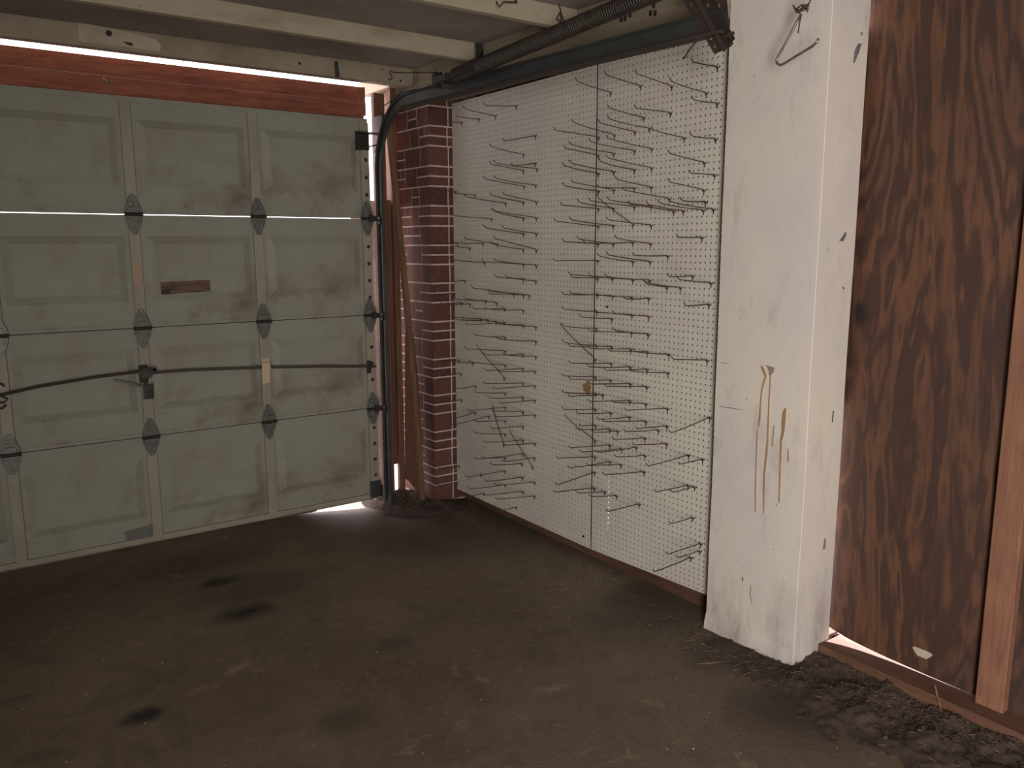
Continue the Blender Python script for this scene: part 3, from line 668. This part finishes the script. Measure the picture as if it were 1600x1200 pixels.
# ---------------------------------------------------------------- extension spring, pulley, cable
SX = -.462
pa, pb = hit(712, 118, 0, SX), hit(950, 19, 0, SX); pb = pa+(pb-pa)*1.4
sp = empty('extension_spring', pa, 'long dark coiled steel door spring stretched above the pegboard track', 'spring')
L = (pb-pa).length; d = (pb-pa).normalized(); u_ = d.orthogonal().normalized(); w_ = d.cross(u_); turns = 118; m_ = MB(); pts = []
for i in range(turns*9+1):
    a = i/9*2*math.pi; s_ = i/(turns*9); pts.append(pa+d*(L*s_)+(u_*math.cos(a)+w_*math.sin(a))*.028)
m_.tube(pts, .0042, 5)
coil = build('coil', m_, 'spring', parent=sp, smooth=True, fix=False)
build('sleeve', MB().tube([pa-d*.006, pa+d*.002, pa+d*.20, pa+d*.205], .0, 14, radii=[.014, .0335, .0335, .026]), 'black', parent=sp, smooth=False)
build('safety_cable', MB().tube([pa-d*.12, pa+d*.5, pb], .003, 6), 'black', parent=sp)
pc = Vector((SX+.004, .60, pa.z+.006))
pu = empty('cable_pulley', pc, 'dark grooved pulley wheel at the end of the door spring', 'pulley')
build('wheel', MB().tube([pc+X_*-.016, pc+X_*-.012, pc+X_*-.003, pc+X_*.003, pc+X_*.012, pc+X_*.016], 0, 20, radii=[.028, .038, .030, .030, .038, .028]), 'black', parent=pu)
build('fork', MB().box(SX-.018, SX-.015, .50, .62, pc.z-.015, pc.z+.011).box(SX+.023, SX+.026, .50, .62, pc.z-.015, pc.z+.011).box(SX-.018, SX+.026, .495, .50, pc.z-.020, pc.z+.016), 'galv_dark', parent=pu)
e1 = hit(613, 113, 1, 1.29); e2 = Vector((-.40, 1.26, 2.25))
m_ = MB().tube([pc+Vector((0, 0, .034)), e1+Vector((.03, -.03, -.004)), e1], .0026, 6)
build('lift_cable', m_, 'black', loc=pc, smooth=True, label='dark cable from the pulley to the eye hook on the cream beam', cat='cable')
m_ = MB().tube([pc+Vector((0, 0, -.034)), pc.lerp(hit(655, 135, 1, 1.25), .5)+Vector((0,0,-.002)), hit(628, 146, 1, 1.28), hit(596, 168, 1, 1.30)], .0026, 6)
build('lift_cable', m_, 'black', loc=pc, smooth=True, label='dark cable from the pulley down to the curve of the track', cat='cable')
m_ = MB(); m_.tube([e1, e1+Vector((-.012, -.005, .004)), e1+Vector((-.02, -.005, -.008)), e1+Vector((-.008, -.006, -.018)), e1+Vector((-.006, -.006, -.034)), e1+Vector((-.018, -.006, -.042)), e1+Vector((-.028, -.005, -.036))], .003, 6)
build('eye_hook', m_, 'rust', loc=e1, smooth=True, label='small rusty hook screwed to the cream beam at the corner', cat='hook')

# ---------------------------------------------------------------- hooks overhead and on the column
c0 = Vector((-.152, -1.13, 2.262))
hk = empty('hanging_rod_hook', hit(1245, 20, 0, -.19), 'bare steel rod bent into a hook hanging in front of the white column', 'hook')
q = lambda a, b, x=-.19: hit(a, b, 0, x)
build('rod', MB().tube([q(1252,22), q(1242,40), q(1229,65), q(1216,88), q(1213,94), q(1214,99), q(1219,102), q(1226,99), q(1245,87), q(1270,72), q(1276,66), q(1279,60)], .0042, 8), 'rod', parent=hk, smooth=True)
m_ = MB().tube([q(1270,-6), q(1263,6), q(1258,12)], .0024, 6)
for i in range(4): m_.tube([q(1239+2*i,8+i*3), q(1245+i*2,20-i*2,-.197), q(1256,16-i*3,-.183), q(1265-i,6+i*4), q(1252,8,-.197), q(1243,14+i,-.185), q(1251,22)], .0022, 6)
m_.tube([q(1252,22), q(1249,38), q(1247,52)], .0022, 6)
build('twisted_wire', m_, 'hookm', parent=hk, smooth=True)
yj = -.104
q = lambda a, b: hit(a, b, 1, yj)
build('bent_nail', MB().tube([q(803,-4)+Vector((0,-.0,0)), q(803,6)+Vector((0,-.02,0)), q(780,6)+Vector((0,-.03,0)), q(778,12)+Vector((0,-.01,0)), q(771,6)+Vector((0,-.02,0)), q(776,3)], .0032, 6), 'rust', loc=q(790,6), smooth=True, label='long bent nail on the second ceiling joist, left of the wire loop', cat='nail')
build('wire_loop', MB().tube([q(872,-8), q(869,2)+Vector((0,-.01,0)), q(874,18)+Vector((0,-.01,0)), q(866,30)+Vector((0,-.015,0)), q(872,36)+Vector((0,-.015,0)), q(877,33), q(872,20)+Vector((0,-.015,0)), q(880,36)+Vector((0,-.01,0)), q(882,40)], .0034, 6), 'hookm', loc=q(873,10), smooth=True, label='twisted loop of wire hanging from the second ceiling joist', cat='wire')
build('bent_nail', MB().tube([q(900,9)+Vector((0,-.03,0)), q(908,14)+Vector((0,-.01,0)), q(914,18)], .004, 6), 'rust', loc=q(905,12), smooth=True, label='short bent nail on the second ceiling joist, right of the wire loop', cat='nail')

# ---------------------------------------------------------------- wire hooks in the pegboard
# crop letter -> origin of a 6.667x enlargement; each hook is base (x, y) then bend near its tip, both read in the photo
ORG = dict(A=(700,80), B=(920,80), C=(700,240), D=(920,240), E=(700,400), F=(920,400), G=(700,560), H=(920,560), I=(700,680), J=(920,740))
RAW = """A715,570 A390,565;A500,675 A175,597;A325,708 -;A145,743 -;A915,880 A590,935;A790,1075 A450,993
B230,428 A1345,312;B545,362 B180,245;B870,365 B500,235;B1230,435 B860,315;- B1090,115;- B1090,505;B575,692 B215,593;B855,640 B495,595;B485,840 B115,745;B640,805 B215,707;B1000,905 B670,820;- B1075,885;B270,872 A1305,740;B105,895 A1120,825;B660,1015 B205,910;B480,1035 A1490,945;B265,1065 A1280,970;B105,1085 A1225,1012;B1210,1160 B845,1065
D660,150 D200,45;D480,170 D125,85;D265,188 C1285,100;D105,208 C1210,125;- D1065,205;D1205,380 D845,298;D655,350 D295,270;D480,360 D110,352;D265,378 C1305,300;D105,392 C1215,335;D845,468 D370,382;D465,740 D95,460;- D970,490;D1305,580 D850,500;D1200,590 D740,515;D990,597 D620,530;D890,600 D430,528;D655,548 D215,485;D480,553 D20,492;D260,570 C1365,505;D105,575 C1190,537;D655,745 D205,692;D260,750 C1285,690;D105,758 C1130,705;- D935,873;D650,938 D290,882;D465,925 C1430,930;D260,940 C1360,890;D100,940 C1210,918;D830,1065 D480,1062;D645,1125 D205,1057;D465,1125 D110,1068;D100,1115 C1115,1117
C915,100 C680,128;C930,158 C495,97;C790,178 C450,112;C795,340 C385,262;C920,330 C500,258;C285,432 C50,405;C85,393 -;C605,517 C185,448;C790,508 C455,435;C925,502 C590,430;C790,672 C480,600;C925,668 C470,595;C460,680 C50,645;C790,835 C385,770;C925,833 C580,775;C925,1000 C490,885;C370,935 -;C105,930 -;C520,942 C190,890;C790,998 C455,940;C230,985 C40,960;C385,1135 C30,1103;C790,1155 C375,1125;C925,1162 C495,1115
E790,240 E500,215;E920,262 E610,218;E180,255 -;E850,410 E445,368;E690,395 E260,333;E790,408 E435,393;E75,390 -;E395,470 E85,447;E510,485 E180,448;E235,500 -;E150,490 -;E595,545 E270,550;E790,565 E395,550;E345,655 E30,630;E420,665 E95,665;E595,690 E205,718;E505,685 E170,668;E920,738 E520,705;E790,720 E500,700;E600,845 E285,825;E920,890 E515,860;G590,200 E310,955;E600,990 E195,967;E785,1022 E385,1028;E920,1048 E590,1030;E120,1085 -;E265,1115 E50,1100;E600,1137 E235,1103
F640,253 F190,215;F465,248 E1480,205;F250,235 E1275,192;F95,232 E1300,228;F820,325 F600,290;F960,330 F580,270;- F840,215;F1280,280 F940,245;- F1010,518;F630,440 F380,447;F455,430 F100,405;F255,415 E1285,390;F95,405 E1205,402;F630,630 F270,600;F455,615 F85,587;F90,580 E1205,553;F245,655 E1385,635;F625,815 F265,775;F450,800 E1475,780;F85,755 E1200,728;F70,1075 E1185,735;F245,945 E1275,942;F85,930 E1210,900;F445,970 E1480,965;F615,998 F220,990;F840,1025 F490,998;F1240,1085 F880,1078;F240,1120 E1280,1118;F440,1155 E1470,1155;F615,1180 F175,1190
H830,152 H440,128;G785,105 G400,128;G910,133 G540,137;G140,158 -;G785,258 G385,262;G910,285 G490,315;G295,290 -;G600,360 G290,355;G785,405 G430,412;G910,435 G550,465;G145,430 -;G600,508 G225,547;G290,562 G40,635;G430,600 G50,695;G785,555 G470,548;G910,590 G505,607;G600,650 G290,658;G585,895 G470,530;G785,705 G460,728;G600,790 G285,778;G885,1130 G655,780;G785,850 G395,873;G910,885 G590,903;G785,993 G380,1040;G600,1035 G290,1047;G905,1035 G580,1075;G775,1093 G460,1108;G120,1120 -
H75,195 G1205,183;H235,228 G1275,215;H440,265 G1490,268;H610,295 H180,292;H75,365 G1205,355;H150,380 G1270,395;H435,440 G1475,448;H600,475 H255,458;H825,522 H390,540;H75,530 G1205,530;H235,568 G1355,573;H430,610 H100,632;H600,655 H160,657;G1535,855 G1230,610;H75,697 G1385,703;H225,737 G1350,738;H305,757 H40,768;H820,705 H505,732;H730,745 H380,760;H1265,612 H860,775;H590,830 H260,842;H815,890 H475,900;H225,903 G1275,932;H500,925 H90,980;H350,940 G1395,975;H70,1025 G1145,1038;H590,1010 H285,1025;H1045,1005 H620,1120;- H950,1102;H225,1075 G1270,1140;H340,1105 G1465,1118;H580,1180 J165,12
I600,372 I350,415;I350,412 I200,437;I780,437 I400,482;I905,487 I500,520;I600,515 I225,560;I375,605 -;I785,585 I390,625;I905,632 I510,667;I715,748 -;I1530,385 I1140,517;I1530,550 I1120,593;I100,490 -;J170,188 I1350,602;J295,228 I1485,638;J530,315 J200,395;J1040,120 J700,190;- J870,195;- J850,522;J1170,725 J820,840;- J925,877;J1070,870 J690,1020"""
def pp(s_):
    if s_ == '-': return None
    o_ = ORG[s_[0]]; a, b = s_[1:].split(','); return (o_[0]+float(a)/6.6667, o_[1]+float(b)/6.6667)
HL = .135
hooks = []
for item in RAW.replace('\n', ';').split(';'):
    bs, el = [pp(x) for x in item.split()]
    if bs is None:                      # foot hidden behind the column
        e = hit(*el, 0, -HL); b = Vector((0, e.y, e.z)); 
        if b.y < -.783: b.y = -.783; e.y = max(e.y, -.80)
    else:
        b = hit(*bs, 0, 0)
        if el is None: e = b+Vector((-HL, 0, 0))
        else:
            # point of the sight line nearest to the line through the foot, square to the board, kept near the usual length
            dr = ray(*el).normalized(); best = None
            for i in range(60):
                x = -.07-.0022*i
                q_ = CAM+dr*((x-CAM.x)/dr.x); off = (q_-Vector((x, b.y, b.z))).length
                sc_ = off+.35*abs((q_-b).length-HL)
                if best is None or sc_ < best[0]: best = (sc_, q_)
            e = best[1]
    hooks.append([b, e, bs])
# columns of feet across the board, numbered from the seam outwards; then from the top down
hooks.sort(key=lambda h: -h[0].y)
groups = []
for h in hooks:
    side = 'left' if h[0].y > 0.012 else 'right'
    g = groups[-1] if groups else None
    if g and g[0] == side and g[1]-h[0].y < .030: g[2].append(h)
    else: groups.append([side, h[0].y, [h]])
ORD = 'first second third fourth fifth sixth seventh eighth ninth tenth eleventh twelfth thirteenth fourteenth fifteenth sixteenth seventeenth eighteenth nineteenth twentieth'.split()
def ordn(i):
    if i < 20: return ORD[i]
    if i == 29: return 'thirtieth'
    return ('twenty-' if i < 29 else 'thirty-')+ORD[(i-20) % 10]
Ls = [g for g in groups if g[0] == 'left'][::-1]; Rs = [g for g in groups if g[0] == 'right']
for side, gl in (('left', Ls), ('right', Rs)):
    for gi, g in enumerate(gl):
        g[2].sort(key=lambda h: -h[0].z)
        for hi, (b, e, bs) in enumerate(g[2]):
            d = (e-b); L = d.length; dn = d.normalized()
            dark = random.random() < .15
            m_ = MB(); r = .0021*(1.15 if dark else 1)
            bend = (dn*.7+Vector((0, 0, .75))).normalized(); sag = random.uniform(-.004, .002)
            st_ = Vector((-.002, b.y, b.z))
            pth = [Vector((-.0022, b.y+.001, b.z-.019)), Vector((-.0022, b.y, b.z-.004)), st_+dn*.004+Vector((0, 0, .001)), st_+dn*L*.35+Vector((0, 0, sag*.6)), st_+dn*L*.7+Vector((0, 0, sag*.7)), e-dn*.004, e+bend*.004, e+bend*.017]
            m_.tube(pth, r, 6)
            m_.tube([Vector((-.0035, b.y+.007, b.z-.003)), Vector((-.006, b.y, b.z-.0055)), Vector((-.0045, b.y-.007, b.z-.004)), Vector((-.0022, b.y-.011, b.z+.003))], r, 6)
            tilt = math.degrees(math.acos(max(-1, min(1, -dn.x)))); 
            kind_ = 'slanting wire hook' if tilt > 28 else ('dark wire hook' if dark else 'thin wire hook')
            cw_ = 'column' ; pos = ordn(hi)+' from the top' if len(g[2]) > 1 else 'single hook'
            lab = f'{kind_}, {pos}, {ordn(gi)} hook column {side} of the pegboard seam'
            build('pegboard_hook', m_, 'hookr' if random.random() < .12 else 'hookm', loc=b, smooth=True, fix=False, label=lab, cat='hook', group='wire hooks stuck in the pegboard')

# ---------------------------------------------------------------- debris on the floor
def litter(name, n, place, mats, label, twigs=.5, size=1.0, cat='litter'):
    rr = random.Random(len(name)*7+n); m_ = MB()
    for i in range(n):
        x, y, h = place(rr); z = floor_z(x, y)+h; a = rr.uniform(0, 6.3)
        if rr.random() < twigs:
            L = rr.uniform(.005, .026)*size; dz = rr.uniform(-.3, .6)*L*.6; dx, dy = math.cos(a)*L/2, math.sin(a)*L/2
            m_.bar((x-dx, y-dy, z+.002), (x+dx, y+dy, z+.003+max(dz, 0)), .0011*size, .0011*size, mi=0)
        else:
            s_ = rr.uniform(.003, .010)*size; t_ = rr.uniform(-.5, .5)
            p = [Vector((x+s_*math.cos(a+k_)*f, y+s_*math.sin(a+k_)*f, z+.003+s_*t_*math.sin(k_))) for k_, f in ((0, 1), (1.3, .6), (2.6, .8), (3.7, 1), (5, .5))]
            m_.prism(p, (0, 0, .0012), 1)
    return build(name, m_, mats, label=label, cat=cat, kind='stuff', fix=False)
def mound(name, fn, x0, x1, y0, y1, label, nx=50, ny=40):
    m_ = MB()
    for j in range(ny+1):
        for i in range(nx+1):
            x = lerp(x0, x1, i/nx); y = lerp(y0, y1, j/ny); m_.v.append((x, y, floor_z(x, y)+fn(x, y)))
    for j in range(ny):
        for i in range(nx):
            a = j*(nx+1)+i; q = (a, a+1, a+nx+2, a+nx+1)
            if max(m_.v[t][2]-floor_z(m_.v[t][0], m_.v[t][1]) for t in q) > 0: m_.f.append(q); m_.mi.append(0)
    return build(name, m_, 'soil', smooth=True, label=label, cat='dirt', kind='stuff', fix=False)
def nz(x, y, s_): return noise.noise(Vector((x*s_, y*s_, 3.1)))
def hill1(x, y):
    d1 = math.hypot((x+.30)/.26, (y-1.44)/.24); d2 = math.hypot((x+.22)/.36, (y-1.22)/.28)
    return max(.062*sstep(1, .0, d1), .030*sstep(1, .1, d2))*(1+.5*nz(x, y, 10)+.35*nz(x, y, 40))-.006
def hill2(x, y):
    side = sstep(-.40, .06, x+.10*nz(x, y, 3)+.09*nz(x, y, 11)+.05*nz(x, y, 33)); al = sstep(-.92, -1.35, y)*1.0+.35*sstep(-.70, -.95, y)
    return min(1, al)*side*(.034+.022*nz(x, y, 9)+.012*nz(x, y, 34))-.006
mound('dirt_pile', hill1, -.62, .05, .92, 1.6, 'heap of dirt and leaf bits at the foot of the door track and brick pier', 100, 100)
mound('dirt_strip', hill2, -.85, .10, -3.2, -.80, 'strip of dark dirt along the floor beside the plywood sole plate', 110, 260)
def pl1(r):
    x, y = r.gauss(-.26, .10), r.gauss(1.36, .12); x = min(.0, max(-.6, x)); y = min(1.58, max(.95, y)); return x, y, max(0, hill1(x, y))
litter('leaf_litter', 620, pl1, ['twig', 'leaf'], 'dry leaves and straw on the dirt heap in the corner by the brick pier', .45)
def pl2(r):
    y = r.uniform(-2.6, -1.1); x = min(.05, r.gauss(-.06, .10)); return x, y, max(0, hill2(x, y))
litter('leaf_litter', 1000, pl2, ['twig', 'leaf'], 'dry leaf bits on the dirt strip at the foot of the plywood wall', .22)
def pl3(r):
    y = r.gauss(-1.62, .16); x = min(.055, r.gauss(-.005, .035)); return x, y, max(0, hill2(x, y))
litter('straw', 260, pl3, ['twig', 'twig'], 'tuft of pale dry straw beside the sole plate right of the column', .95, .8)
def pl4(r):
    y = r.uniform(-1.25, -.6); x = r.gauss(-.17, .07); return x, y, max(0, hill2(x, y))
litter('leaf_litter', 200, pl4, ['twig', 'leaf'], 'scattered twigs and dirt on the floor in front of the column base', .6)
def pl5(r):
    y = r.uniform(-.6, 1.2); x = r.uniform(-.16, .04); return x, y, 0
litter('leaf_litter', 220, pl5, ['twig', 'leaf'], 'bits of dirt along the floor under the pegboard', .3, .8)
def pl6(r): return r.uniform(-3.0, -.05), r.uniform(-1.9, 1.2), 0
litter('floor_grit', 260, pl6, ['grit', 'grit'], 'pale specks of grit scattered over the concrete floor', .15, .33, 'grit')
m_ = MB()
for pts in (((1462,1072),(1466,1092),(1470,1110),(1474,1130)), ((1461,1070),(1463,1085),(1469,1100))): m_.tube([hit(a, b, 0, .045) for a, b in pts], .0014, 5)
build('straw_stalk', m_, 'twig', loc=hit(1470,1130,0,.045), smooth=True, label='single pale straw stalk hanging over the sole plate edge', cat='straw')
m_ = MB(); 
m_.tube([hit(1090,1037,2,.012), hit(1110,1036,2,.018), hit(1135,1033,2,.012)], .0016, 5); build('twig', m_, 'twig', loc=hit(1110,1037,2,.01), smooth=True, label='thin pale twig on the floor in front of the column base', cat='twig')
